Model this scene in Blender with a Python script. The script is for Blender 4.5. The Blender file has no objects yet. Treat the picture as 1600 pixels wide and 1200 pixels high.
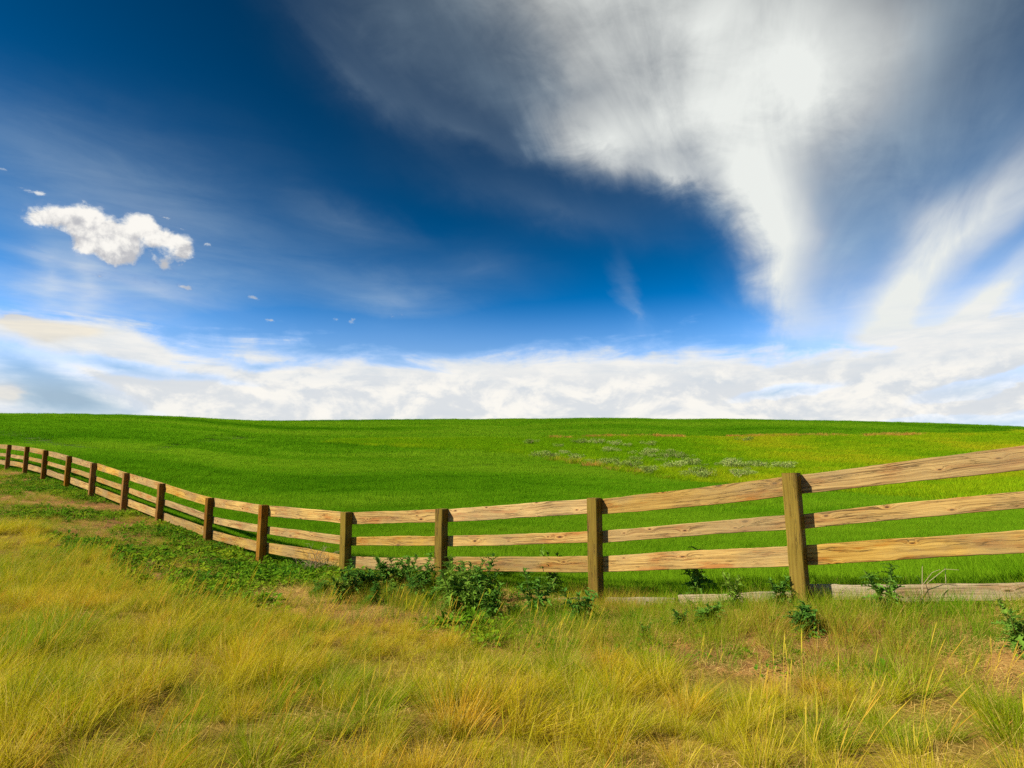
import bpy, math, random
import numpy as np
from mathutils import Vector, Matrix

random.seed(7)
RNG = np.random.default_rng(11)
scene = bpy.context.scene
col = scene.collection

# ------------------------------------------------------------------ camera
F = 1000.0                                  # focal length in photo pixels (1600 wide)
PITCH = math.radians(8.0)
cam_data = bpy.data.cameras.new('camera')
cam_data.sensor_width = 36.0
cam_data.lens = 36.0 * F / 1600.0
cam_data.clip_start = 0.05
cam_data.clip_end = 20000.0
cam = bpy.data.objects.new('camera', cam_data)
cam.location = (0, 0, 0)
cam.rotation_euler = (math.radians(90) + PITCH, 0, 0)
col.objects.link(cam)
scene.camera = cam
CP, SP = math.cos(PITCH), math.sin(PITCH)

def ray(px, py):
    """world direction through a photo pixel"""
    u, v = (px - 800.0) / F, (600.0 - py) / F
    return np.array([u, CP - v * SP, SP + v * CP])

def azel(px, py):
    d = ray(px, py)
    return math.degrees(math.atan2(d[0], d[1])), math.degrees(math.atan2(d[2], math.hypot(d[0], d[1])))

# ------------------------------------------------------------------ exposure
scene.view_settings.view_transform = 'Standard'
scene.view_settings.look = 'None'
scene.view_settings.exposure = 0.85
scene.view_settings.gamma = 1.0
scene.view_settings.use_curve_mapping = False
scene.cycles.max_bounces = 6
scene.cycles.diffuse_bounces = 3
scene.cycles.transmission_bounces = 3
scene.cycles.transparent_max_bounces = 4
scene.cycles.use_denoising = False
scene.cycles.sample_clamp_indirect = 4.0
scene.cycles.use_adaptive_sampling = True
scene.cycles.adaptive_threshold = 0.012
scene.cycles.adaptive_min_samples = 24

# ------------------------------------------------------------------ sun
SUN_EL = math.radians(38)
SUN_AZ = math.radians(-107)                 # measured from +Y towards +X: left and a little behind the camera
sun_dir = Vector((math.sin(SUN_AZ) * math.cos(SUN_EL), math.cos(SUN_AZ) * math.cos(SUN_EL), math.sin(SUN_EL)))
sl = bpy.data.lights.new('sun', 'SUN')
sl.energy = 5.0
sl.angle = math.radians(0.5)
sl.color = (1.0, 0.93, 0.80)
sun = bpy.data.objects.new('sun', sl)
sun.rotation_euler = (-sun_dir).to_track_quat('-Z', 'Y').to_euler()
sun.location = (0, 0, 60)
col.objects.link(sun)

# ------------------------------------------------------------------ node helpers
class S:
    """a float socket with arithmetic"""
    nt = None
    def __init__(self, s): self.s = s
    @staticmethod
    def m(op, *a, clamp=False):
        n = S.nt.nodes.new('ShaderNodeMath'); n.operation = op; n.use_clamp = clamp
        for i, x in enumerate(a):
            if isinstance(x, S): S.nt.links.new(x.s, n.inputs[i])
            else: n.inputs[i].default_value = float(x)
        return S(n.outputs[0])
    def __add__(self, o): return S.m('ADD', self, o)
    __radd__ = __add__
    def __sub__(self, o): return S.m('SUBTRACT', self, o)
    def __rsub__(self, o): return S.m('SUBTRACT', o, self)
    def __mul__(self, o): return S.m('MULTIPLY', self, o)
    __rmul__ = __mul__
    def __truediv__(self, o): return S.m('DIVIDE', self, o)
    def __pow__(self, o): return S.m('POWER', self, o)

def smin_max(op, a, b): return S.m(op, a, b)
def clamp01(a): return S.m('ADD', a, 0.0, clamp=True)
def sstep(x, lo, hi, to0=0.0, to1=1.0):
    n = S.nt.nodes.new('ShaderNodeMapRange'); n.interpolation_type = 'SMOOTHSTEP'
    for i, v in zip((0, 1, 2, 3, 4), (x, lo, hi, to0, to1)):
        if isinstance(v, S): S.nt.links.new(v.s, n.inputs[i])
        else: n.inputs[i].default_value = float(v)
    return S(n.outputs[0])
def vec(x, y, z):
    n = S.nt.nodes.new('ShaderNodeCombineXYZ')
    for i, v in enumerate((x, y, z)):
        if isinstance(v, S): S.nt.links.new(v.s, n.inputs[i])
        else: n.inputs[i].default_value = float(v)
    return n.outputs[0]
def noise(v, scale, detail=4, rough=0.55, dist=0.0, w=None):
    n = S.nt.nodes.new('ShaderNodeTexNoise')
    if w is not None:
        n.noise_dimensions = '4D'; n.inputs['W'].default_value = w
    S.nt.links.new(v, n.inputs['Vector'])
    n.inputs['Scale'].default_value = scale; n.inputs['Detail'].default_value = detail
    n.inputs['Roughness'].default_value = rough; n.inputs['Distortion'].default_value = dist
    return S(n.outputs['Fac'])
def mixc(f, a, b):
    n = S.nt.nodes.new('ShaderNodeMix'); n.data_type = 'RGBA'
    for sock, v in ((n.inputs[0], f), (n.inputs[6], a), (n.inputs[7], b)):
        if isinstance(v, S): S.nt.links.new(v.s, sock)
        elif isinstance(v, (tuple, list)): sock.default_value = (*v[:3], 1.0)
        elif isinstance(v, (int, float)): sock.default_value = v
        else: S.nt.links.new(v, sock)
    return n.outputs[2]
def fcurve(x, pts, x0, x1, y0, y1):
    """piecewise curve y(x) through pts"""
    n = S.nt.nodes.new('ShaderNodeFloatCurve')
    c = n.mapping.curves[0]
    p = sorted(((a - x0) / (x1 - x0), (b - y0) / (y1 - y0)) for a, b in pts)
    while len(c.points) < len(p): c.points.new(0.5, 0.5)
    for q, (a, b) in zip(c.points, p):
        q.location = (a, b); q.handle_type = 'AUTO_CLAMPED'
    n.mapping.update()
    S.nt.links.new(((x - x0) * (1.0 / (x1 - x0))).s, n.inputs['Value'])
    return S(n.outputs[0]) * (y1 - y0) + y0

# ------------------------------------------------------------------ world: Nishita sky + clouds by direction
world = bpy.data.worlds.new('World')
scene.world = world
world.cycles.sampling_method = 'NONE'
world.use_nodes = True
nt = world.node_tree
nt.nodes.clear()
S.nt = nt
sky = nt.nodes.new('ShaderNodeTexSky')
sky.sky_type = 'NISHITA'
sky.sun_disc = False
sky.sun_elevation = SUN_EL
sky.sun_rotation = SUN_AZ
sky.altitude = 3000
sky.air_density = 0.4
sky.dust_density = 0.0
sky.ozone_density = 2.0
tc = nt.nodes.new('ShaderNodeTexCoord')
D = tc.outputs['Generated']
sp = nt.nodes.new('ShaderNodeSeparateXYZ'); nt.links.new(D, sp.inputs[0])
dx, dy, dz = S(sp.outputs[0]), S(sp.outputs[1]), S(sp.outputs[2])
AZ0 = S.m('ARCTAN2', dx, dy) * 57.29578
EL0 = S.m('ARCSINE', dz) * 57.29578
# flat cloud-layer coordinates, streaks run towards az 22 deg where they meet the horizon
zc = smin_max('MAXIMUM', dz, 0.02) + 0.06
sa = math.radians(azel(1215, 640)[0])
along = (dx * math.sin(sa) + dy * math.cos(sa)) / zc
across = (dx * math.cos(sa) - dy * math.sin(sa)) / zc
nA = noise(D, 2.2, 5, 0.55)
nB = noise(vec(dx + 5.2, dy + 1.7, dz + 3.1), 2.2, 5, 0.55)
AZ = AZ0 + (nA - 0.5) * 11.0
EL = EL0 + (nB - 0.5) * 7.0
streak = noise(vec(along * 0.30, across * 0.8, 0.0), 1.2, 5, 0.5, 0.9)
streak2 = noise(vec(along * 0.6 + 4.0, across * 1.4, 2.0), 1.0, 4, 0.5, 0.8)
fine = noise(vec(dx, dy, dz * 1.6), 14.0, 7, 0.62, 0.4)
flat = noise(vec(dx, dy, dz * 5.0), 5.0, 7, 0.6, 0.5)

def blob(px, py, lx, ly, ang, v, k, prev):
    """adds a soft ellipse; lx, ly half sizes in photo pixels, ang in degrees (counter-clockwise)"""
    c = azel(px, py)
    sxx = (azel(px + 10, py)[0] - c[0]) / 10.0; syy = (azel(px, py - 10)[1] - c[1]) / 10.0
    ca, si = math.cos(math.radians(ang)), math.sin(math.radians(ang))
    m = nt.nodes.new('ShaderNodeMapping'); m.vector_type = 'TEXTURE'
    m.inputs['Location'].default_value = (c[0], c[1], 0)
    m.inputs['Rotation'].default_value = (0, 0, math.atan2(si * syy, ca * sxx))
    m.inputs['Scale'].default_value = (2.2 * lx * math.hypot(ca * sxx, si * syy), 2.2 * ly * math.hypot(si * sxx, ca * syy), 1.0)
    nt.links.new(v, m.inputs['Vector'])
    g = nt.nodes.new('ShaderNodeTexGradient'); g.gradient_type = 'QUADRATIC_SPHERE'
    nt.links.new(m.outputs[0], g.inputs[0])
    return S.m('MULTIPLY_ADD', S(g.outputs['Fac']), k, 0.0 if prev is None else prev)

a3, e3 = AZ0 + (nA - 0.5) * 5.0, EL0 + (nB - 0.5) * 4.0
def bsum(l, a, e):
    t = None
    v = vec(a, e, 0.0)
    for q in l:
        t = blob(*q[:4], q[4] if len(q) > 4 else 0.0, v, q[5] if len(q) > 5 else 1.0, t)
    return t
strk3 = noise(vec(along * 0.5, across * 2.6, 7.0), 1.6, 5, 0.6, 0.7)
a4, e4 = AZ0 + (nA - 0.5) * 7.0 + (fine - 0.5) * 2.2 + (strk3 - 0.5) * 3.0, EL0 + (nB - 0.5) * 5.0 + (fine - 0.5) * 1.6
# main fan of cirrus: bright heart, tail that runs down to the horizon, thin wings on both sides
core = bsum([(1090, 50, 200, 130, 0, 0.85), (1110, 190, 150, 100, 0, 0.85), (1330, 160, 130, 150, 20, 0.30), (950, 232, 85, 42, -12, 0.75), (1170, 285, 90, 60, -35, 0.70), (1205, 365, 75, 55, 110, 0.70),
             (1232, 440, 85, 42, 92, 0.62), (1240, 500, 55, 45, 0, 0.16), (1280, 380, 100, 80, 0, 0.20), (1000, -90, 260, 120, 0, 0.9), (1250, 120, 130, 130, 0, 0.55), (900, 130, 60, 110, 0, 0.25), (1060, 290, 90, 20, -18, 0.35)], a4, e4)
veil = bsum([(640, 40, 170, 110, -30, 0.36), (800, 140, 170, 80, -25, 0.40), (590, 140, 110, 22, -38, 0.16), (730, 205, 120, 20, -22, 0.22), (880, 335, 190, 36, -14, 0.24),
             (1420, 60, 260, 110, 25, 0.95), (1420, 250, 190, 160, 0, 0.75), (1340, 380, 140, 120, 0, 0.70), (1560, 170, 160, 90, 30, 0.4), (760, -120, 330, 120, 0, 0.4), (1500, -120, 300, 140, 0, 0.4)], a4, e4)
# diagonal streaks on the right, loose wisps, left haze
diag = bsum([(1500, 365, 200, 32, 43), (1570, 430, 160, 30, 40, 0.85), (1420, 440, 80, 34, 60, 0.75), (1600, 300, 130, 26, 38, 0.6), (1460, 340, 70, 40, 20, 0.45)], a3, e3)
pale = bsum([(1430, 520, 260, 56, 0, 0.95), (1660, 480, 220, 120, 0, 0.85), (1330, 450, 130, 100, 0, 0.35), (1560, 540, 250, 66, 0, 0.7)], a4, e4)
haze_l = bsum([(60, 250, 260, 80, -8, 0.34), (150, 430, 200, 90, 0, 0.50), (60, 490, 190, 60, 0, 0.85), (250, 350, 250, 120, 0, 0.22),
               (400, 440, 190, 80, 0, 0.22), (610, 485, 100, 40, -10, 0.60), (560, 360, 80, 25, -15, 0.22), (985, 495, 60, 16, 105, 0.40),
               (740, 440, 90, 40, 0, 0.16), (130, 470, 30, 70, 0, 0.45), (70, 440, 26, 60, 0, 0.35), (250, 480, 120, 50, 0, 0.4)], a4, e4)
# bank of cloud along the horizon
bandE = fcurve(AZ0, [(azel(x, y)[0], azel(x, y)[1]) for x, y in
               [(-700, 420), (-300, 470), (0, 492), (130, 500), (220, 518), (290, 552), (420, 545), (540, 562), (660, 568), (800, 566), (950, 558), (1080, 543), (1230, 545),
                (1340, 535), (1450, 515), (1600, 480), (1900, 470), (2300, 520)]], -110, 110, 0, 40)
band = sstep(bandE + 0.8 + (flat - 0.5) * 5.0 + (fine - 0.5) * 2.0 - EL0, -0.9, 1.7)
hole = bsum([(100, 624, 90, 20, -12, 1.2), (180, 571, 70, 9, -6, 0.8), (40, 574, 70, 26, -25, 1.0), (395, 570, 40, 6, 0, 0.7),
             (1225, 612, 50, 6, 6, 0.55), (1540, 600, 70, 9, 10, 0.5), (1500, 664, 130, 8, 0, 0.4), (1600, 655, 60, 8, 0, 0.35),
             (500, 545, 60, 8, -5, 0.5), (300, 590, 60, 5, 0, 0.3)], AZ0 + (flat - 0.5) * 6.0, EL0 + (fine - 0.5) * 1.6)
band = clamp01(smin_max('MAXIMUM', band, sstep(bandE + 2.0 + (flat - 0.5) * 13.0 + (fine - 0.5) * 6.0 - EL0, 0.0, 3.5) * 0.5) - hole * 0.95)
# billowed cumulus
cum_f = bsum([(68, 338, 24, 15), (100, 337, 30, 19), (135, 346, 30, 22), (150, 368, 34, 24), (176, 386, 30, 24), (192, 402, 20, 14), (132, 388, 15, 14, 0, 0.5),
              (216, 352, 20, 14), (238, 361, 22, 14), (264, 379, 27, 14), (294, 386, 22, 16), (258, 413, 15, 12), (282, 401, 20, 9, 0, 0.6), (203, 374, 16, 14, 0, 0.55), (208, 396, 18, 14, 0, 0.45), (236, 384, 20, 13, 0, 0.6)],
             AZ0 + (fine - 0.5) * 0.9, EL0 + (flat - 0.5) * 0.9)
puff = noise(D, 27.0, 8, 0.60, 0.15)
wis_f = bsum([(55, 300, 30, 6, 0, 1.0), (328, 382, 13, 11, 0, 0.8), (398, 466, 18, 6, -10, 1.0), (420, 500, 13, 4, 0, .9), (290, 449, 17, 5, -8, 1.0), (180, 430, 60, 20, 0, 0.35),
              (150, 432, 8, 6, 0, 0.8), (50, 386, 17, 5, -10, 0.8), (525, 499, 12, 6, 0, 0.9), (550, 503, 10, 6, 0, 0.9), (258, 340, 16, 5, 0, .9), (285, 358, 17, 5, -8, 0.9),
              (8, 265, 14, 6, 0, .8), (610, 490, 70, 14, -6, 0.45), (240, 440, 40, 14, 0, 0.4)], AZ0 + (fine - 0.5) * 2.0, EL0)
wis = sstep(wis_f + (noise(vec(dx, dy, dz * 1.8), 75.0, 5, 0.65, 0.3) - 0.5) * 1.5, 0.32, 1.0) * 0.8 * sstep(wis_f, 0.03, 0.15)
puff2 = noise(vec(dx + 0.008, dy, dz - 0.010), 27.0, 6, 0.60, 0.15)
cum = sstep(cum_f * 0.85 + (puff - 0.5) * 1.7, 0.04, 0.55) * sstep(cum_f, 0.02, 0.14)
# the cumulus lying in the horizon bank
lens_f = bsum([(15, 615, 42, 26, -15), (130, 516, 90, 15, 0, 0.9), (25, 500, 50, 14, -10, 0.9), (70, 532, 90, 22, -5, .5)],
              AZ0 + (flat - 0.5) * 4.0, EL0)
lens = sstep(lens_f + (puff - 0.5) * 0.5, 0.35, 0.75)
bp1 = noise(vec(dx, dy, dz * 1.9), 11.0, 8, 0.60, 0.3)
bp2 = noise(vec(dx + 0.012, dy, dz * 1.9 - 0.030), 11.0, 7, 0.60, 0.3)
bank_puffs = sstep(bp1 - bp2, -0.10, 0.11)
low = sstep(EL0, 10.5, 7.0)
bank_shade = noise(vec(dx, dy, dz * 6.0), 6.5, 6, 0.6, 0.3)

tex = 0.72 + (strk3 - 0.5) * 1.1 + (streak - 0.5) * 0.6 + (fine - 0.5) * 0.5
a_thin = clamp01(sstep(core * (0.35 + tex * 0.9), -0.10, 1.25) * 1.0 * sstep(core, 0.0, 0.2) + veil * tex * 0.42
                 + diag * (0.16 + strk3 * 0.95) + pale * (0.34 + flat * 0.66) + haze_l * (0.02 + flat * 0.95))
# thin cloud keeps going over the rest of the sky, outside the picture
rest = sstep(noise(vec(along * 0.25, across * 0.9, 5.0), 0.9, 5, 0.6, 0.8), 0.5, 0.8) * sstep(S.m('ABSOLUTE', AZ0), 46.0, 75.0) * 0.6 * sstep(EL0, 0.0, 8.0)
a_thin = smin_max('MAXIMUM', a_thin, rest)
a_all = smin_max('MAXIMUM', smin_max('MAXIMUM', a_thin, band), smin_max('MAXIMUM', smin_max('MAXIMUM', cum * 0.97, wis), lens * 0.95)) * sstep(dz, -0.05, 0.0)
hz = sstep(EL0, 16.0, 5.5) * 0.985                       # pale air low over the land

# cloud radiance
c_thin = mixc(sstep(core + diag * 0.9 + pale * 0.8 + haze_l * 0.4 + (streak2 - 0.5) * 0.8, 0.05, 0.6), (0.50, 0.64, 0.73), (0.79, 0.815, 0.785))
c_band = mixc(sstep(bank_shade, 0.30, 0.62), (0.64, 0.70, 0.76), (0.85, 0.845, 0.82))
c_band = mixc(low * 0.75, c_band, mixc(bank_puffs, (0.63, 0.67, 0.715), (0.95, 0.915, 0.845)))
c_cum = mixc(sstep((puff - puff2) * 2.4 + (EL0 - azel(160, 372)[1]) * 0.16 + (noise(D, 60.0, 3, 0.5) - 0.5) * 0.6, -0.42, 0.30), (0.50, 0.50, 0.52), (0.95, 0.92, 0.86))
c_lens = mixc(sstep(flat, 0.35, 0.65), (0.62, 0.62, 0.60), (0.86, 0.80, 0.68))
cc = mixc(band, c_thin, c_band)
cc = mixc(lens, cc, c_lens)
cc = mixc(smin_max('MAXIMUM', cum, wis), cc, c_cum)
hsv = nt.nodes.new('ShaderNodeHueSaturation')
hsv.inputs['Saturation'].default_value = 1.05
hsv.inputs['Value'].default_value = 0.41
hsv.inputs['Hue'].default_value = 0.464
gm = nt.nodes.new('ShaderNodeGamma'); gm.inputs['Gamma'].default_value = 2.6      # polarising filter: deeper blue
nt.links.new(sky.outputs[0], gm.inputs[0]); nt.links.new(gm.outputs[0], hsv.inputs['Color'])
bg1 = nt.nodes.new('ShaderNodeBackground'); bg1.inputs['Strength'].default_value = 0.10
nt.links.new(hsv.outputs[0], bg1.inputs['Color'])
bg2 = nt.nodes.new('ShaderNodeBackground'); bg2.inputs['Strength'].default_value = 0.585
mx = nt.nodes.new('ShaderNodeMixShader')
cc = mixc(clamp01(a_all / (smin_max('MAXIMUM', a_all, hz) + 0.001)), (0.36, 0.47, 0.56), cc)
nt.links.new(cc, bg2.inputs['Color'])
nt.links.new(smin_max('MAXIMUM', a_all, hz).s, mx.inputs[0]); nt.links.new(bg1.outputs[0], mx.inputs[1]); nt.links.new(bg2.outputs[0], mx.inputs[2])
wo = nt.nodes.new('ShaderNodeOutputWorld'); nt.links.new(mx.outputs[0], wo.inputs[0])

# ==================================================================== TERRAIN
def vnoise(x, y, scale, seed=0, octaves=3):
    """value noise 0..1 on arrays"""
    x = np.asarray(x, float); y = np.asarray(y, float)
    tot = np.zeros_like(x); amp = 1.0; norm = 0.0
    for o in range(octaves):
        xs, ys = x * scale * 2 ** o + 17.3 * o, y * scale * 2 ** o - 9.1 * o
        xi, yi = np.floor(xs), np.floor(ys)
        fx, fy = xs - xi, ys - yi
        fx = fx * fx * (3 - 2 * fx); fy = fy * fy * (3 - 2 * fy)
        def h(a, b):
            q = np.sin(a * 127.1 + b * 311.7 + seed * 74.7 + o * 19.19) * 43758.5453
            return q - np.floor(q)
        tot += amp * ((h(xi, yi) * (1 - fx) + h(xi + 1, yi) * fx) * (1 - fy) + (h(xi, yi + 1) * (1 - fx) + h(xi + 1, yi + 1) * fx) * fy)
        norm += amp; amp *= 0.5
    return tot / norm

def at(px, py, Y):
    """point on a pixel's ray at world distance Y"""
    d = ray(px, py)
    return d * (Y / d[1])

# control points: photo pixel and its distance, from the fence it stands by and the slope of the fields
CTRL = []
for px, py, Y in [
    # ground at the fence posts
    (1250, 945, 6.3), (930, 945, 8.0), (690, 912, 9.45), (541, 900, 10.6), (408, 882, 12.3), (324, 847, 14.3), (249, 818, 16.1), (192, 798, 18.0),
    (143, 778, 19.9), (103, 764, 21.8), (68, 750, 23.8), (40, 742, 25.8), (12, 735, 27.9), (-40, 725, 32), (1600, 940, 5.5), (1770, 925, 4.8),
    # the dry grass in front
    (800, 1200, 3.15), (800, 1050, 4.85), (800, 985, 6.5), (400, 1200, 3.1), (400, 1050, 4.7), (400, 950, 7.2), (0, 1150, 3.4), (0, 1000, 5.4), (0, 900, 8.4),
    (0, 840, 11.5), (0, 795, 15.5), (1200, 1200, 3.05), (1200, 1050, 4.6), (1600, 1190, 2.9), (1600, 1050, 4.0), (200, 870, 10.5), (-300, 800, 13), (-300, 950, 6.5),
    # field and meadow behind the fence
    (1100, 905, 9.4), (1100, 850, 13), (1100, 800, 20.5), (1100, 775, 28), (1080, 757, 37), (1080, 735, 46), (1100, 710, 61), (1100, 690, 77), (1100, 672, 104), (1120, 656, 140),
    (800, 870, 11.5), (800, 800, 18), (800, 760, 27), (800, 730, 41), (800, 700, 61), (800, 686, 78), (800, 670, 108), (800, 655.5, 145),
    (600, 845, 13.8), (600, 770, 24), (600, 720, 45), (600, 685, 82), (600, 657.5, 142),
    (400, 825, 16.2), (400, 780, 22), (400, 735, 35), (400, 700, 58), (400, 680, 83), (400, 659, 128),
    (200, 745, 25), (150, 715, 32), (150, 690, 44), (100, 667, 75), (100, 649, 108), (-60, 665, 68), (0, 648.5, 105), (-250, 660, 80), (-250, 645, 110),
    (1400, 890, 8.7), (1500, 840, 12.2), (1500, 792, 21), (1450, 772, 29), (1500, 740, 46), (1500, 705, 70), (1500, 684, 93), (1500, 665, 134),
    (1600, 880, 7.8), (1620, 670, 130), (1800, 760, 28), (1800, 690, 85), (1900, 676, 120), (1950, 880, 6.5),
    # the crest
    (900, 655, 142), (1000, 655.5, 141), (700, 656.5, 144), (500, 658.5, 138), (300, 654, 119), (200, 650.5, 113), (1200, 657.5, 138), (1300, 659, 139), (1400, 661.5, 140)]:
    CTRL.append(at(px, py, Y))
for az in (-60, -42, -25, 0, 20, 40, 60):         # the land falls away behind the crest
    for rr, sl_ in ((260, 0.045), (600, 0.012), (3000, 0.0)):
        a = math.radians(az); CTRL.append(np.array([rr * math.sin(a), rr * math.cos(a), rr * sl_]))
for az in (90, 120, 150, 180, 210, 240, 270):     # level ground behind the camera
    for rr, z_ in ((2.5, -1.45), (8, -1.4), (30, -1.3), (300, -1.0), (3000, 0.0)):
        a = math.radians(az); CTRL.append(np.array([rr * math.sin(a), rr * math.cos(a), z_]))
CTRL.append(np.array([0, 0.6, -1.45]))
CTRL = np.array(CTRL)

def warp_xy(x, y):
    rr = np.hypot(x, y) + 1e-9
    k = np.log1p(rr / 3.0) / rr
    return x * k, y * k
def tps_k(d2): return 0.5 * d2 * np.log(d2 + 1e-12)
_qx, _qy = warp_xy(CTRL[:, 0], CTRL[:, 1])
_n = len(CTRL)
_A = np.zeros((_n + 3, _n + 3))
_A[:_n, :_n] = tps_k((_qx[:, None] - _qx) ** 2 + (_qy[:, None] - _qy) ** 2) + np.eye(_n) * 2e-3
_P = np.stack([np.ones(_n), _qx, _qy], 1)
_A[:_n, _n:] = _P; _A[_n:, :_n] = _P.T
_b = np.zeros(_n + 3); _b[:_n] = CTRL[:, 2] / (np.hypot(CTRL[:, 0], CTRL[:, 1]) + 4.0)
_W = np.linalg.solve(_A, _b)
def ground_z(x, y):
    x = np.atleast_1d(np.asarray(x, float)); y = np.atleast_1d(np.asarray(y, float))
    out = np.empty(len(x))
    for i in range(0, len(x), 20000):
        xs, ys = x[i:i + 20000], y[i:i + 20000]
        qx, qy = warp_xy(xs, ys)
        k = tps_k((qx[:, None] - _qx) ** 2 + (qy[:, None] - _qy) ** 2)
        out[i:i + 20000] = (k @ _W[:_n] + _W[_n] + _W[_n + 1] * qx + _W[_n + 2] * qy) * (np.hypot(xs, ys) + 4.0)
    rr = np.hypot(x, y)
    out += (vnoise(x, y, 0.9, 3, 3) - 0.5) * 0.07 * np.clip(1.6 - rr / 25, 0.0, 1.0)
    return out

def hit(px, py):
    """where a pixel's ray meets the ground"""
    d = ray(px, py)
    Y = np.exp(np.linspace(math.log(1.5), math.log(400), 900))
    p = d[None, :] * (Y / d[1])[:, None]
    g = ground_z(p[:, 0], p[:, 1])
    below = np.nonzero(p[:, 2] <= g)[0]
    if len(below) == 0: return None
    i = below[0]
    return np.array([p[i, 0], p[i, 1], g[i]])

def in_poly(x, y, poly):
    x = np.asarray(x); y = np.asarray(y); ins = np.zeros(x.shape, bool)
    n = len(poly)
    for i in range(n):
        x1, y1 = poly[i][:2]; x2, y2 = poly[(i + 1) % n][:2]
        c = (y1 > y) != (y2 > y)
        with np.errstate(divide='ignore', invalid='ignore'):
            ins ^= c & (x < (x2 - x1) * (y - y1) / (y2 - y1 + 1e-15) + x1)
    return ins

# ------------------------------------------------------------------ fence line
#        px top, py top, distance, height fix
FENCE_PX = [(1240, 739, 6.3), (929, 778, 8.0), (690, 795, 9.45), (542, 800, 10.6), (412, 789, 12.3), (328, 778, 14.3), (252, 755.5, 16.1), (197, 739, 18.0),
            (146.5, 723.5, 19.9), (108, 712.5, 21.8), (71.5, 703.5, 23.8), (42.5, 698, 25.8), (14.5, 695, 27.9), (-12, 693, 30.0), (-40, 691, 32.2)]
TOPS = [np.array([7.0, 3.25, 0.72]), at(1775, 668, 4.85)] + [at(*q) for q in FENCE_PX]
FL = np.array([t[:2] for t in TOPS])
def fence_side(x, y):
    """signed distance to the fence line: positive on the camera's side"""
    x = np.asarray(x, float); y = np.asarray(y, float)
    best = np.full(x.shape, 1e9); side = np.zeros(x.shape)
    pts = np.vstack([FL[0] + (FL[0] - FL[1]) * 20, FL, FL[-1] + (FL[-1] - FL[-2]) * 30])
    for a, b in zip(pts[:-1], pts[1:]):
        d = b - a; L2 = d @ d
        t = np.clip(((x - a[0]) * d[0] + (y - a[1]) * d[1]) / L2, 0, 1)
        ex, ey = x - a[0] - t * d[0], y - a[1] - t * d[1]
        dd = np.hypot(ex, ey)
        cr = d[0] * (y - a[1]) - d[1] * (x - a[0])
        u = dd < best
        best = np.where(u, dd, best); side = np.where(u, np.sign(cr), side)
    return best * side

# ------------------------------------------------------------------ areas of the land
def hits(l): return [h for h in (hit(*q) for q in l) if h is not None]
DRY = [h[:2] for h in hits([(0, 812), (60, 836), (130, 878), (175, 908), (240, 930), (330, 948), (430, 964), (520, 976), (600, 985), (700, 1005),
                            (850, 1018), (1000, 1035), (1200, 1055), (1400, 1075), (1600, 1100)])]
DRY = DRY + [np.array([7, 2.0]), np.array([7, -4]), np.array([-30, -4]), np.array([-34, 20])]
MEADOW = [h[:2] for h in hits([(490, 692), (570, 688), (690, 686), (770, 687), (860, 686), (1000, 684), (1150, 683), (1300, 682), (1420, 681), (1500, 677), (1600, 674.5)])]
MEADOW += [np.array([120, 118]), np.array([80, 40])]
MEADOW += [h[:2] for h in hits([(1600, 789), (1500, 786), (1400, 780), (1300, 773), (1200, 763), (1100, 757), (1050, 752), (1000, 744), (930, 730), (870, 720), (790, 711),
                                (680, 704), (600, 698)])]
RUST = [h[:2] for h in hits([(862, 687), (900, 685), (960, 684.5), (1040, 684), (1120, 683.5), (1200, 683), (1280, 682.5), (1360, 682), (1440, 681)])]
RUST2 = [h[:2] for h in hits([(810, 713), (870, 720), (930, 730), (985, 741), (1030, 748), (1060, 753)])]
TRAM = [[h[:2] for h in hits(l)] for l in (
    [(0, 668), (30, 676), (80, 692), (120, 700), (180, 705)], [(0, 675), (30, 684), (70, 696)], [(0, 655), (40, 650)],
    [(60, 672), (140, 676), (250, 681), (360, 683), (470, 684)], [(220, 706), (270, 696), (330, 688), (400, 684)],
    [(520, 745), (640, 735), (760, 728), (860, 734)], [(1130, 790), (1230, 800), (1330, 806), (1400, 815)])]
def line_dist(x, y, pl):
    best = np.full(np.shape(x), 1e9)
    for a, b in zip(pl[:-1], pl[1:]):
        d = b - a; t = np.clip(((x - a[0]) * d[0] + (y - a[1]) * d[1]) / (d @ d + 1e-9), 0, 1)
        best = np.minimum(best, np.hypot(x - a[0] - t * d[0], y - a[1] - t * d[1]))
    return best
def zones(x, y, jit=0.5):
    """0 strip by the fence, 1 dry grass, 2 crop, 3 meadow"""
    jx = x + (vnoise(x, y, 1.1, 5) - 0.5) * jit * 2.2; jy = y + (vnoise(x, y, 1.1, 6) - 0.5) * jit * 2.2
    z = np.zeros(np.shape(x), int)
    sd = fence_side(x, y)
    z[sd < -0.22] = 2
    far = np.hypot(x, y) / 40.0
    mx_, my_ = x + (vnoise(x, y, 0.25, 8) - 0.5) * 3 * far, y + (vnoise(x, y, 0.25, 9) - 0.5) * 3 * far
    z[(sd < -3) & in_poly(mx_, my_, MEADOW)] = 3
    z[(sd > 0) & in_poly(jx, jy, DRY)] = 1
    z[sd > 5.5] = 1
    return z, sd

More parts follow.
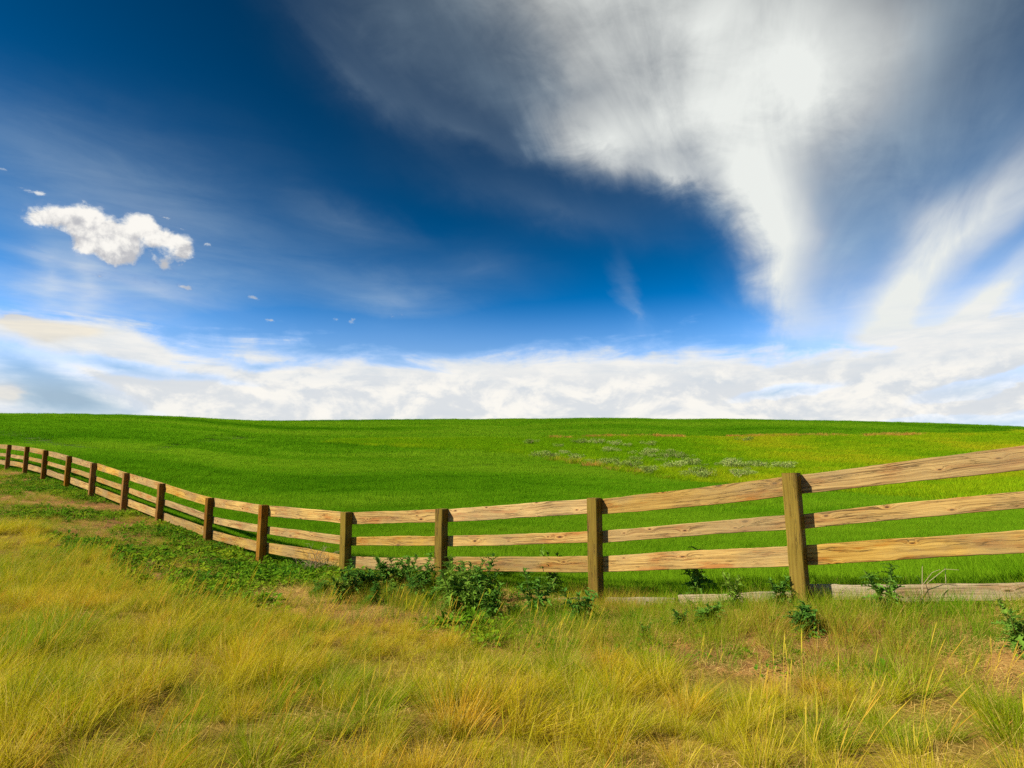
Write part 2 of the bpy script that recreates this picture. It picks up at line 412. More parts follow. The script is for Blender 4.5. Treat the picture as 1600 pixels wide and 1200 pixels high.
# ------------------------------------------------------------------ mesh helpers
def new_mesh(name, v, f, mat=None, attrs=None, smooth=False):
    me = bpy.data.meshes.new(name)
    me.from_pydata([tuple(q) for q in v], [], [tuple(int(i) for i in q) for q in f])
    if mat: me.materials.append(mat)
    if attrs:
        for k, a in attrs.items():
            at_ = me.attributes.new(k, 'FLOAT', 'POINT'); at_.data.foreach_set('value', np.asarray(a, np.float32))
    if smooth: me.polygons.foreach_set('use_smooth', [True] * len(me.polygons))
    me.update()
    return me
def new_obj(name, me, parent=None, loc=(0, 0, 0), rot=(0, 0, 0), scale=(1, 1, 1)):
    o = bpy.data.objects.new(name, me); col.objects.link(o)
    o.location = loc; o.rotation_euler = rot; o.scale = scale
    if parent: o.parent = parent
    return o
def tag(o, label=None, cat=None, group=None, kind=None):
    if label: o['label'] = label
    if cat: o['category'] = cat
    if group: o['group'] = group
    if kind: o['kind'] = kind
    return o

# ------------------------------------------------------------------ materials
def new_mat(name):
    m = bpy.data.materials.new(name); m.use_nodes = True
    m.node_tree.nodes.clear(); S.nt = m.node_tree
    return m
def attr(name, kind='GEOMETRY'):
    n = S.nt.nodes.new('ShaderNodeAttribute'); n.attribute_name = name; n.attribute_type = kind
    return n
def out(shader):
    o = S.nt.nodes.new('ShaderNodeOutputMaterial'); S.nt.links.new(shader, o.inputs[0])
def diffuse(colr, rough=0.8, bump=None, spec=0.2):
    p = S.nt.nodes.new('ShaderNodeBsdfPrincipled')
    S.nt.links.new(colr, p.inputs['Base Color']) if not isinstance(colr, tuple) else setattr(p.inputs['Base Color'], 'default_value', (*colr, 1))
    p.inputs['Roughness'].default_value = rough; p.inputs['Specular IOR Level'].default_value = spec
    if bump: S.nt.links.new(bump, p.inputs['Normal'])
    return p.outputs[0]
def bump(h, strength, dist=0.01):
    b = S.nt.nodes.new('ShaderNodeBump'); b.inputs['Strength'].default_value = strength; b.inputs['Distance'].default_value = dist
    S.nt.links.new(h.s, b.inputs['Height']); return b.outputs[0]

def leaf_mat(name, cols, base=None, straw=None, straw_amt=0.0, trans=0.35, inst=True):
    """cols: three colours over the clump's tint; base: colour low on the blade; straw: colour of the odd dry blade"""
    m = new_mat(name)
    v = S(attr('v').outputs['Fac']); h = S(attr('h').outputs['Fac'])
    if inst: t = S(attr('tint', 'INSTANCER').outputs['Fac'])
    else:
        oi = S.nt.nodes.new('ShaderNodeObjectInfo'); t = S(oi.outputs['Random'])
    tt = clamp01(t + (v - 0.5) * 0.35)
    c = mixc(sstep(tt, 0.0, 0.5), cols[0], cols[1])
    c = mixc(sstep(tt, 0.5, 1.0), c, cols[2])
    if base: c = mixc(sstep(h, 0.45, 0.0), c, base)
    if straw: c = mixc(sstep(v, 1.0 - straw_amt - 0.06, 1.0 - straw_amt), c, straw)
    d = S.nt.nodes.new('ShaderNodeBsdfDiffuse'); S.nt.links.new(c, d.inputs[0])
    tr = S.nt.nodes.new('ShaderNodeBsdfTranslucent'); S.nt.links.new(c, tr.inputs[0])
    mx_ = S.nt.nodes.new('ShaderNodeMixShader'); mx_.inputs[0].default_value = trans
    S.nt.links.new(d.outputs[0], mx_.inputs[1]); S.nt.links.new(tr.outputs[0], mx_.inputs[2])
    out(mx_.outputs[0])
    return m

def ground_mat():
    m = new_mat('ground')
    g = S.nt.nodes.new('ShaderNodeNewGeometry'); P = g.outputs['Position']
    c0 = attr('zone_colour').outputs['Color']
    n1 = noise(P, 3.0, 6, 0.6); n2 = noise(P, 40.0, 4, 0.6)
    hs = S.nt.nodes.new('ShaderNodeHueSaturation')
    S.nt.links.new((n1 * 0.8 + n2 * 0.7 + 0.25).s, hs.inputs['Value'])
    S.nt.links.new(c0, hs.inputs['Color'])
    out(diffuse(hs.outputs[0], 0.95, bump(n2 + n1, 0.6, 0.03), 0.05))
    return m

def wood_mat(name, along, pale, mid, dark, red, knots=True, scale=1.0, grey=0.0, wcol=(0.235, 0.165, 0.075), sat=(0.86, 1.06)):
    """sawn softwood: grain that runs round knots, reddish heart streaks, fine checks"""
    m = new_mat(name)
    tcn = S.nt.nodes.new('ShaderNodeTexCoord'); oi = S.nt.nodes.new('ShaderNodeObjectInfo')
    sx = S.nt.nodes.new('ShaderNodeSeparateXYZ'); S.nt.links.new(tcn.outputs['Object'], sx.inputs[0])
    rnd = S(oi.outputs['Random'])
    ax = {'x': 0, 'z': 2}[along]
    L = S(sx.outputs[ax]) * scale + rnd * 91.0
    A = (S(sx.outputs[2 if ax == 0 else 0]) + S(sx.outputs[1]) * 0.8) * scale + rnd * 37.0
    wob = noise(vec(L * 0.9, A * 4.0, 0.0), 1.0, 3, 0.5)
    g = A + (wob - 0.5) * 0.09
    kd = None
    if knots:
        vo = S.nt.nodes.new('ShaderNodeTexVoronoi'); vo.voronoi_dimensions = '2D'; vo.feature = 'F1'
        vo.inputs['Scale'].default_value = 1.0
        S.nt.links.new(vec(L * 2.1, A * 5.6 + 0.3, 0.0), vo.inputs['Vector'])
        sc_ = S.nt.nodes.new('ShaderNodeSeparateColor'); S.nt.links.new(vo.outputs['Color'], sc_.inputs[0])
        kd = S(vo.outputs['Distance']) * (S(sc_.outputs[0]) * 1.1 + 0.65) + sstep(S(sc_.outputs[1]), 0.55, 0.6) * 0.5
        g = g + S.m('EXPONENT', kd * kd * -22.0) * 0.035
    gr = noise(vec(L * 0.7, g * 52.0, 0.0), 1.0, 6, 0.66)
    fi = noise(vec(L * 3.0, g * 190.0, 4.0), 1.0, 3, 0.6)
    pt = noise(vec(L * 1.6, g * 9.0, 9.0), 1.0, 5, 0.62)
    c = mixc(sstep(gr, 0.40, 0.60), mid, pale)
    c = mixc(sstep(pt, 0.50, 0.66) * 0.85, c, red)
    c = mixc(sstep(pt, 0.45, 0.34) * 0.6, c, pale)
    c = mixc(sstep(gr, 0.44, 0.36) * 0.75, c, dark)
    c = mixc(sstep(fi, 0.5, 0.72) * 0.35, c, dark)
    crack = noise(vec(L * 1.0, g * 26.0, 21.0), 1.0, 5, 0.55)
    cr = sstep(S.m('ABSOLUTE', crack - 0.5), 0.016, 0.0) * sstep(pt, 0.40, 0.55)
    c = mixc(cr * 0.85, c, (0.05, 0.03, 0.015))
    hgt = gr * 0.6 + fi * 0.4 - cr * 0.8
    if knots:
        ring = S.m('SINE', kd * 75.0) * 0.5 + 0.5
        kz = sstep(kd, 0.20, 0.10)
        c = mixc(kz * (ring * 0.55 + 0.2), c, red)
        c = mixc(sstep(kd, 0.16, 0.13) * sstep(kd, 0.085, 0.12) * 0.65, c, pale)
        c = mixc(sstep(kd, 0.075, 0.035), c, (0.07, 0.03, 0.012))
    hv = S.nt.nodes.new('ShaderNodeHueSaturation'); S.nt.links.new(c, hv.inputs['Color'])
    S.nt.links.new((S.m('FRACT', rnd * 7.13) * 0.42 + 0.78).s, hv.inputs['Value']); S.nt.links.new((S.m('FRACT', rnd * 3.7) * (sat[1] - sat[0]) + sat[0]).s, hv.inputs['Saturation'])
    c = hv.outputs[0]
    wx = noise(vec(L * 1.0, A * 2.0, 15.0), 1.0, 4, 0.6)
    c = mixc(sstep(wx, 0.42, 0.66) * (0.62 + grey), c, wcol)
    out(diffuse(c, 0.75, bump(hgt, 0.8, 0.006), 0.06))
    return m

M_ground = ground_mat()
M_rail = wood_mat('rail_wood', 'x', (0.44, 0.275, 0.07), (0.27, 0.15, 0.034), (0.075, 0.04, 0.012), (0.30, 0.11, 0.016))
M_post = wood_mat('post_wood', 'z', (0.205, 0.138, 0.010), (0.15, 0.09, 0.007), (0.06, 0.033, 0.006), (0.15, 0.07, 0.012), knots=False, wcol=(0.15, 0.10, 0.014), sat=(0.92, 1.08))
M_postb = wood_mat('brown_post_wood', 'z', (0.24, 0.125, 0.03), (0.15, 0.07, 0.016), (0.06, 0.027, 0.008), (0.18, 0.06, 0.014), knots=False, wcol=(0.13, 0.08, 0.025), sat=(1.0, 1.15))
M_board = wood_mat('weathered_wood', 'x', (0.36, 0.275, 0.155), (0.26, 0.185, 0.095), (0.12, 0.08, 0.045), (0.27, 0.16, 0.07), grey=0.3, wcol=(0.24, 0.195, 0.13))
M_dry = leaf_mat('dry_grass', ((0.22, 0.32, 0.006), (0.54, 0.46, 0.013), (0.64, 0.38, 0.024)), base=(0.29, 0.27, 0.012), straw=(0.68, 0.52, 0.12), straw_amt=0.14, trans=0.45)
M_seed = leaf_mat('seed_grass', ((0.50, 0.44, 0.02), (0.62, 0.50, 0.05), (0.62, 0.40, 0.05)), trans=0.35)
M_straw = leaf_mat('straw', ((0.50, 0.31, 0.07), (0.58, 0.40, 0.12), (0.42, 0.20, 0.045)), trans=0.15)
M_green = leaf_mat('strip_grass', ((0.12, 0.26, 0.006), (0.26, 0.31, 0.012), (0.48, 0.26, 0.04)), straw=(0.58, 0.40, 0.10), straw_amt=0.13, trans=0.42)
M_crop = leaf_mat('crop', ((0.066, 0.195, 0.003), (0.122, 0.29, 0.005), (0.195, 0.35, 0.010)), trans=0.48)
M_meadow = leaf_mat('meadow_grass', ((0.15, 0.31, 0.004), (0.27, 0.385, 0.006), (0.41, 0.39, 0.010)), trans=0.42)
M_rust = leaf_mat('rust_weeds', ((0.46, 0.19, 0.04), (0.52, 0.26, 0.06), (0.36, 0.30, 0.03)), trans=0.3)
M_weed = leaf_mat('weed_leaf', ((0.05, 0.15, 0.010), (0.12, 0.24, 0.010), (0.28, 0.34, 0.016)), trans=0.35)
M_thistle = leaf_mat('thistle_leaf', ((0.075, 0.19, 0.024), (0.11, 0.235, 0.027), (0.17, 0.28, 0.03)), trans=0.32, inst=False)
M_stem = leaf_mat('green_stem', ((0.06, 0.11, 0.02), (0.09, 0.13, 0.02), (0.13, 0.14, 0.03)), trans=0.0, inst=False)
M_sage = leaf_mat('sage_leaf', ((0.15, 0.23, 0.03), (0.24, 0.31, 0.06), (0.36, 0.41, 0.12)), trans=0.25, inst=False)
M_twig = leaf_mat('dead_twig', ((0.26, 0.19, 0.10), (0.34, 0.26, 0.15), (0.42, 0.34, 0.22)), trans=0.0, inst=False)

# ------------------------------------------------------------------ ground sheet
def build_ground():
    az = np.concatenate([np.linspace(-58, 58, 420), np.linspace(62, 298, 60)])
    az = np.radians(az)
    rr = np.concatenate([np.exp(np.linspace(math.log(0.25), math.log(260), 420)), np.exp(np.linspace(math.log(280), math.log(9000), 24))])
    nA_, nR = len(az), len(rr)
    X = np.outer(rr, np.sin(az)).ravel(); Y = np.outer(rr, np.cos(az)).ravel()
    Z = ground_z(X, Y)
    v = np.stack([X, Y, Z], 1)
    v = np.vstack([v, [[0, 0, float(ground_z(0, 0.01)[0])]]])
    faces = []
    idx = np.arange(nA_ * nR).reshape(nR, nA_)
    a = idx[:-1]; b = idx[1:]
    q = np.stack([a, b, np.roll(b, -1, 1), np.roll(a, -1, 1)], -1).reshape(-1, 4)
    cen = len(v) - 1
    tri = [(cen, idx[0, i], idx[0, (i + 1) % nA_]) for i in range(nA_)]
    me = bpy.data.meshes.new('ground')
    me.vertices.add(len(v)); me.vertices.foreach_set('co', v.astype(np.float32).ravel())
    nq, nt_ = len(q), len(tri)
    me.loops.add(nq * 4 + nt_ * 3); me.polygons.add(nq + nt_)
    me.loops.foreach_set('vertex_index', np.concatenate([q[:, ::1].ravel(), np.array(tri).ravel()]).astype(np.int32))
    me.polygons.foreach_set('loop_start', np.concatenate([np.arange(nq) * 4, nq * 4 + np.arange(nt_) * 3]).astype(np.int32))
    me.polygons.foreach_set('use_smooth', [True] * (nq + nt_))
    me.update(calc_edges=True); me.validate()
    z, sd = zones(v[:, 0], v[:, 1])
    cols = np.array([(0.19, 0.092, 0.03), (0.20, 0.13, 0.025), (0.07, 0.14, 0.006), (0.20, 0.27, 0.01)])[z]
    # straw lies over the bare soil in patches
    st = np.clip((vnoise(v[:, 0], v[:, 1], 1.6, 21) - 0.42) * 4, 0, 1)[:, None] * (z == 0)[:, None]
    cols = cols * (1 - st) + np.array([0.32, 0.175, 0.05]) * st
    rd = (line_dist(v[:, 0], v[:, 1], RUST) < 1.6) | (line_dist(v[:, 0], v[:, 1], RUST2) < 0.25)
    cols[rd] = (0.36, 0.17, 0.06)
    for pl in TRAM:                                    # wheel tracks left by the drill
        if len(pl) > 1: cols[(line_dist(v[:, 0], v[:, 1], pl) < 0.3 + 0.006 * v[:, 1]) & (z == 2)] = (0.05, 0.085, 0.008)
    ca = me.attributes.new('zone_colour', 'FLOAT_COLOR', 'POINT')
    ca.data.foreach_set('color', np.hstack([cols, np.ones((len(cols), 1))]).astype(np.float32).ravel())
    me.materials.append(M_ground)
    o = new_obj('ground', me)
    tag(o, 'rolling farmland rising from the grassy verge to a low crest', 'ground', kind='structure')
    return o
build_ground()

# ------------------------------------------------------------------ fence
def plank(length, h, t, seed, bow=0.0, wob=0.004):
    """a sawn board along +x, centred on y and z, eased edges, slightly uneven"""
    rg = np.random.default_rng(seed)
    n = 28
    e = min(t, h) * 0.12
    prof = [(-t / 2, -h / 2 + e), (-t / 2 + e, -h / 2), (t / 2 - e, -h / 2), (t / 2, -h / 2 + e),
            (t / 2, h / 2 - e), (t / 2 - e, h / 2), (-t / 2 + e, h / 2), (-t / 2, h / 2 - e)]
    ph = rg.uniform(0, 6, 4)
    v, f = [], []
    for i in range(n + 1):
        s_ = i / n; x = length * s_
        zt = wob * (math.sin(5 * s_ + ph[0]) + 0.5 * math.sin(13 * s_ + ph[1])) + rg.normal(0, 0.0012)
        zb = wob * (math.sin(4 * s_ + ph[2]) + 0.5 * math.sin(11 * s_ + ph[3])) + rg.normal(0, 0.0012)
        bz = bow * 4 * s_ * (1 - s_)
        for (y, z) in prof:
            v.append((x, y, z + bz + (zt if z > 0 else zb)))
    for i in range(n):
        for k in range(8):
            a, b = i * 8 + k, i * 8 + (k + 1) % 8
            f.append((a, b, b + 8, a + 8))
    f.append(tuple(range(8))); f.append(tuple(n * 8 + k for k in reversed(range(8))))
    return v, f

fence = bpy.data.objects.new('wooden_fence', None); col.objects.link(fence)
fence.location = (TOPS[3][0], TOPS[3][1], float(ground_z(TOPS[3][0], TOPS[3][1])[0]))
tag(fence, 'long three-rail timber fence curving along the edge of the green field', 'fence')
F0 = Vector(fence.location)
NP = len(TOPS)
for i, t in enumerate(TOPS):
    nxt, prv = TOPS[max(i - 1, 0)], TOPS[min(i + 1, NP - 1)]
    tan = np.array([nxt[0] - prv[0], nxt[1] - prv[1]]); ang = math.atan2(tan[1], tan[0])
    rg = np.random.default_rng(100 + i)
    gz = float(ground_z(t[0], t[1])[0])
    hgt = t[2] - gz; w = 0.14
    # eased square timber, top a little worn, planted half a metre deep
    e = 0.008
    ringp = [(-w / 2, -w / 2 + e), (-w / 2 + e, -w / 2), (w / 2 - e, -w / 2), (w / 2, -w / 2 + e), (w / 2, w / 2 - e), (w / 2 - e, w / 2), (-w / 2 + e, w / 2), (-w / 2, w / 2 - e)]
    v, f = [], []
    zs = [-0.5] + list(np.linspace(0, hgt - 0.01, 9)) + [hgt - 0.003, hgt]
    for j, z in enumerate(zs):
        k = 1.0 - (0.035 if j == len(zs) - 1 else 0.0)
        ox, oy = rg.normal(0, 0.0013, 2)
        for (a, b) in ringp: v.append((a * k + ox, b * k + oy, z + (rg.normal(0, 0.0015) if j >= len(zs) - 2 else 0)))
    for j in range(len(zs) - 1):
        for k in range(8):
            a, b = j * 8 + k, j * 8 + (k + 1) % 8
            f.append((a, b, b + 8, a + 8))
    f.append(tuple(reversed(range(8)))); f.append(tuple((len(zs) - 1) * 8 + k for k in range(8)))
    olive = i <= 5
    me = new_mesh('post', v, f, M_post if olive else M_postb)
    ln = math.radians(rg.normal(0, 0.8))
    lx = {3: 0.0, 2: -0.02}.get(i, 0.0)
    o = new_obj('post', me, fence, Vector((t[0], t[1], gz)) - F0, (ln * 0.4, lx, ang))
RAILS = [(0.108, 0.187, 0.0), (0.468, 0.140, 0.0), (0.798, 0.190, 0.0)]
for i in range(NP - 1):
    a, b = TOPS[i + 1], TOPS[i]                    # a further along to the left
    d = np.array([b[0] - a[0], b[1] - a[1]]); L = math.hypot(*d); d /= L
    back = np.array([-d[1], d[0]])
    if back @ np.array([a[0], a[1]]) < 0: back = -back
    for k, (off, h, _) in enumerate(RAILS):
        rg = np.random.default_rng(1000 + i * 7 + k)
        za, zb = a[2] - off + rg.normal(0, 0.006), b[2] - off + rg.normal(0, 0.006)
        hh = h * rg.uniform(0.97, 1.03)
        ex = 0.0
        L3 = math.hypot(L, zb - za)
        v, f = plank(L3 - 0.006, hh, 0.042, 2000 + i * 7 + k, bow=rg.normal(0, 0.006) - (0.012 if i < 3 and k == 0 else 0))
        me = new_mesh('rail', v, f, M_rail)
        p = Vector((a[0], a[1], 0)) + Vector((back[0], back[1], 0)) * (0.07 + 0.019)
        new_obj('rail', me, fence, Vector((p.x, p.y, za)) - F0, (0, -math.atan2(zb - za, L), math.atan2(d[1], d[0])))
# weathered boards lying along the foot of the fence on the field side
def foot_board(p0, p1, h, seed):
    a, b = np.array(p0), np.array(p1)
    d = b - a; L = float(np.linalg.norm(d))
    v, f = plank(L, h, 0.04, seed, bow=0.0, wob=0.006)
    me = new_mesh('foot_board', v, f, M_board)
    new_obj('foot_board', me, fence, Vector(a) - F0, (0, -math.atan2(d[2], math.hypot(d[0], d[1])), math.atan2(d[1], d[0])))
def back_pt(px, py, Y): return at(px, py, Y)
foot_board(back_pt(1402, 927, 5.93), back_pt(1760, 920, 5.00), 0.14, 61)
foot_board(back_pt(1262, 923, 6.46), back_pt(1420, 929, 5.92), 0.14, 62)
foot_board(back_pt(1062, 939, 7.32), back_pt(1258, 934, 6.50), 0.13, 63)
foot_board(back_pt(842, 942, 8.62), back_pt(1056, 942, 7.35), 0.12, 64)

# ------------------------------------------------------------------ blades and clumps
def blades(n, R, hr, wr, spread, curl, segs, rg, bias=(0, 0), flat=False, clump=1.0):
    """n grass blades as tapering bent strips; returns vertices, faces, h and v attributes"""
    V, Fc, H, VV = [], [], [], []
    for i in range(n):
        rad = R * rg.random() ** (0.5 * clump); th = rg.uniform(0, 6.283)
        bx, by = rad * math.cos(th), rad * math.sin(th)
        h = rg.uniform(*hr); w = rg.uniform(*wr)
        dirn = th + rg.normal(0, 0.9)
        s_ = spread * (0.25 + 0.75 * rad / max(R, 1e-6)) * rg.uniform(0.5, 1.5)
        lx, ly = math.cos(dirn) * s_ + bias[0] * rg.uniform(0.5, 1.4), math.sin(dirn) * s_ + bias[1] * rg.uniform(0.5, 1.4)
        cu = curl * rg.uniform(0.3, 1.7)
        fa = rg.uniform(0, 3.1416); wx, wy = math.cos(fa) * w / 2, math.sin(fa) * w / 2
        b0 = len(V); rv = rg.random()
        for j in range(segs + 1):
            t = j / segs
            k = t * (1 + cu * t)
            z = h * t * (1 - 0.22 * cu * t * min(1.5, math.hypot(lx, ly) * 2))
            px, py = bx + lx * h * k, by + ly * h * k
            if flat: z = 0.01 + 0.03 * rg.random()
            ww = 1 - t ** 1.6
            if j < segs:
                V += [(px - wx * ww, py - wy * ww, z), (px + wx * ww, py + wy * ww, z)]; H += [t, t]; VV += [rv, rv]
            else:
                V.append((px, py, z)); H.append(1.0); VV.append(rv)
        for j in range(segs - 1):
            a = b0 + 2 * j; Fc.append((a, a + 1, a + 3, a + 2))
        a = b0 + 2 * (segs - 1); Fc.append((a, a + 1, a + 2))
    return V, Fc, H, VV

def proto(name, mat, *args, **kw):
    V, Fc, H, VV = blades(*args, **kw)
    return new_mesh(name, V, Fc, mat, {'h': H, 'v': VV})

def seed_stalks(mat, n, R, hr, rg, bias):
    """tall bents with a narrow seed head"""
    V, Fc, H, VV = [], [], [], []
    for i in range(n):
        bx, by = rg.normal(0, R, 2); h = rg.uniform(*hr)
        lx, ly = rg.normal(bias[0], 0.16), rg.normal(bias[1], 0.16)
        fa = rg.uniform(0, 3.14); rv = rg.random()
        c = [np.array([bx + lx * h * t * (0.6 + 0.5 * t), by + ly * h * t * (0.6 + 0.5 * t), h * t * (1 - 0.06 * t)]) for t in (0, 0.4, 0.72, 0.80, 0.90, 1.0)]
        wd = [0.0009, 0.0009, 0.0008, 0.0026, 0.0024, 0.0004]
        for pl in range(2):
            f2 = fa + pl * 1.571; b0 = len(V)
            for q, w in zip(c, wd):
                s_ = np.array([math.cos(f2) * w, math.sin(f2) * w, 0])
                V += [tuple(q - s_), tuple(q + s_)]; H += [1, 1]; VV += [rv, rv]
            for j in range(5):
                a = b0 + 2 * j; Fc.append((a, a + 1, a + 3, a + 2))
    return new_mesh('seed_stalk', V, Fc, mat, {'h': H, 'v': VV})

def scatter(name, label, cat, meshes, x, y, rotz, tilt, sc, tint, idx, sink=0.01):
    """one stuff object: clump meshes instanced on points that stand on the ground"""
    n = len(x)
    z = ground_z(x, y) - sink
    me = bpy.data.meshes.new(name)
    me.vertices.add(n); me.vertices.foreach_set('co', np.stack([x, y, z], 1).astype(np.float32).ravel())
    def add(k, ty, fld, arr):
        a = me.attributes.new(k, ty, 'POINT'); a.data.foreach_set(fld, arr)
    rot = np.stack([tilt[0], tilt[1], rotz], 1).astype(np.float32)
    add('rot', 'FLOAT_VECTOR', 'vector', rot.ravel())
    sc3 = sc if sc.ndim == 2 else np.stack([sc, sc, sc], 1)
    add('scl', 'FLOAT_VECTOR', 'vector', sc3.astype(np.float32).ravel())
    add('tint', 'FLOAT', 'value', tint.astype(np.float32))
    add('pick', 'INT', 'value', idx.astype(np.int32))
    o = new_obj(name, me)
    tag(o, label, cat, kind='stuff')
    ng = bpy.data.node_groups.new(name + '_scatter', 'GeometryNodeTree')
    ng.interface.new_socket('Geometry', in_out='INPUT', socket_type='NodeSocketGeometry')
    ng.interface.new_socket('Geometry', in_out='OUTPUT', socket_type='NodeSocketGeometry')
    N = ng.nodes; Lk = ng.links
    gi = N.new('NodeGroupInput'); go = N.new('NodeGroupOutput')
    g2i = N.new('GeometryNodeGeometryToInstance')
    for m in reversed(meshes):          # a multi-input socket lists its newest link first
        po = bpy.data.objects.new(name + '_clump', m)        # shape source only, not part of the scene
        oi = N.new('GeometryNodeObjectInfo'); oi.inputs['Object'].default_value = po
        oi.inputs['As Instance'].default_value = False
        Lk.new(oi.outputs['Geometry'], g2i.inputs[0])
    iop = N.new('GeometryNodeInstanceOnPoints')
    Lk.new(gi.outputs[0], iop.inputs['Points']); Lk.new(g2i.outputs[0], iop.inputs['Instance'])
    iop.inputs['Pick Instance'].default_value = True
    def named(k, ty):
        q = N.new('GeometryNodeInputNamedAttribute'); q.data_type = ty; q.inputs['Name'].default_value = k
        return q.outputs['Attribute']
    Lk.new(named('pick', 'INT'), iop.inputs['Instance Index'])
    e2r = N.new('FunctionNodeEulerToRotation'); Lk.new(named('rot', 'FLOAT_VECTOR'), e2r.inputs[0])
    Lk.new(e2r.outputs[0], iop.inputs['Rotation'])
    Lk.new(named('scl', 'FLOAT_VECTOR'), iop.inputs['Scale'])
    Lk.new(iop.outputs[0], go.inputs[0])
    md = o.modifiers.new('scatter', 'NODES'); md.node_group = ng
    return o

def jgrid(x0, x1, y0, y1, step, rg):
    gx, gy = np.meshgrid(np.arange(x0, x1, step), np.arange(y0, y1, step))
    gx = gx.ravel() + rg.uniform(-0.5, 0.5, gx.size) * step; gy = gy.ravel() + rg.uniform(-0.5, 0.5, gy.size) * step
    return gx, gy
def in_view(x, y, margin=3.0, wide=1.0):
    return (y > -1.5) & (np.abs(x) < wide * np.maximum(y, 0) + margin)

# ==================================================================== GRASSES
WIND = (0.16, 0.03)
# --- dry bunch grass of the verge
rg = np.random.default_rng(21)
dry_p = [proto('dry_tussock', M_dry, 330, 0.085, (0.12, 0.30), (0.0014, 0.0030), 0.68, 0.55, 5, rg, bias=WIND) for _ in range(6)]
dry_p += [proto('dry_tuft', M_dry, 130, 0.04, (0.12, 0.30), (0.0013, 0.0025), 0.55, 0.8, 4, rg, bias=WIND) for _ in range(3)]
dry_p += [proto('dry_mat', M_dry, 170, 0.16, (0.05, 0.13), (0.0015, 0.0028), 0.9, 0.5, 3, rg, bias=WIND) for _ in range(3)]
def dry_points(steps):
    xs, ys = [], []
    for (y0, y1, step) in steps:
        x, y = jgrid(-34, 9, y0, y1, step, rg)
        k = in_view(x, y, 2.5, 1.1); x, y = x[k], y[k]
        z, sd = zones(x, y); k = z == 1
        xs.append(x[k]); ys.append(y[k])
    return np.concatenate(xs), np.concatenate(ys)
x1, y1 = dry_points(((-1.5, 8.0, 0.255), (8.0, 30.0, 0.27)))                       # tussocks
k = rg.random(len(x1)) < np.clip(0.42 + (vnoise(x1, y1, 1.3, 31, 3) - 0.42) * 6.0, 0.12, 0.97); x1, y1 = x1[k], y1[k]
x2, y2 = dry_points(((-1.5, 8.0, 0.15), (8.0, 30.0, 0.20)))                       # shorter growth between
k = rg.random(len(x2)) < np.clip(0.25 + (vnoise(x2, y2, 1.4, 35, 3) - 0.42) * 4.5, 0.06, 1.0); x2, y2 = x2[k], y2[k]
x, y = np.concatenate([x1, x2]), np.concatenate([y1, y2])
n1_, n = len(x1), len(x1) + len(x2)
idx = np.concatenate([rg.integers(0, 6, n1_), np.where(rg.random(n - n1_) < 0.45, rg.integers(6, 9, n - n1_), rg.integers(9, 12, n - n1_))])
patch = vnoise(x, y, 0.45, 32, 3); patch2 = vnoise(x, y, 2.6, 33, 2)
tint = np.clip(0.31 + (patch - 0.5) * 1.7 + (patch2 - 0.5) * 1.0 + np.where(np.arange(n) < n1_, rg.normal(0, 0.26, n), rg.normal(0.05, 0.15, n)), 0, 1)
sdn = fence_side(x, y)
sc = (0.40 + 0.80 * vnoise(x, y, 1.1, 34, 2)) * np.where(np.arange(n) < n1_, rg.uniform(0.6, 1.35, n), rg.uniform(0.6, 1.15, n)) * np.clip(0.40 + (sdn - 0.5) / 3.6, 0.5, 1.05)
scatter('dry_grass', 'long yellow-green dry grass filling the verge in front of the fence', 'grass', dry_p, x, y, rg.normal(0, 1.3, n),
        (rg.normal(0, 0.14, n), rg.normal(0.04, 0.14, n)), sc, tint, idx)
# --- taller bents with seed heads
seed_p = [seed_stalks(M_seed, 5, 0.04, (0.28, 0.52), rg, (0.32, 0.02)) for _ in range(5)]
x, y = jgrid(-9, 6, 0.5, 10, 0.24, rg)
z, sd = zones(x, y); k = (z == 1) & in_view(x, y, 2.5, 0.95) & (rg.random(len(x)) < np.clip((vnoise(x, y, 0.7, 41) - 0.38) * 5, 0.06, 1) * np.where(x < 0.3, 1.0, 0.35))
x, y = x[k], y[k]; n = len(x)
scatter('seed_grass', 'tall pale seed stalks standing above the dry grass', 'grass', seed_p, x, y, rg.uniform(-1, 1, n), (rg.normal(0, 0.08, n), rg.normal(0.02, 0.08, n)),
        rg.uniform(0.7, 1.15, n), rg.random(n), rg.integers(0, 5, n))
# --- flattened straw on the bare strip and in gaps
straw_p = [proto('straw_litter', M_straw, 45, 0.16, (0.10, 0.26), (0.002, 0.0045), 1.0, 0.2, 2, rg, flat=True) for _ in range(4)]
x, y = jgrid(-24, 8, 2.5, 30, 0.16, rg)
sd = fence_side(x, y); z, _ = zones(x, y)
k = (sd > -0.15) & in_view(x, y, 2.5, 0.95) & ((z == 0) | ((z == 1) & (rg.random(len(x)) < 0.35))) & (rg.random(len(x)) < np.clip((vnoise(x, y, 1.6, 21) - 0.20) * 3.5, 0.12, 1)) & ((y < 14) | (rg.random(len(x)) < 0.4))
x, y = x[k], y[k]; n = len(x)
scatter('straw_litter', 'flattened straw scattered on the bare soil along the fence', 'straw', straw_p, x, y, rg.uniform(0, 6.28, n), (rg.normal(0, 0.08, n), rg.normal(0, 0.08, n)),
        rg.uniform(0.6, 1.2, n), np.clip(vnoise(x, y, 1.0, 22) + rg.normal(0, 0.2, n), 0, 1), rg.integers(0, 4, n), sink=0.0)
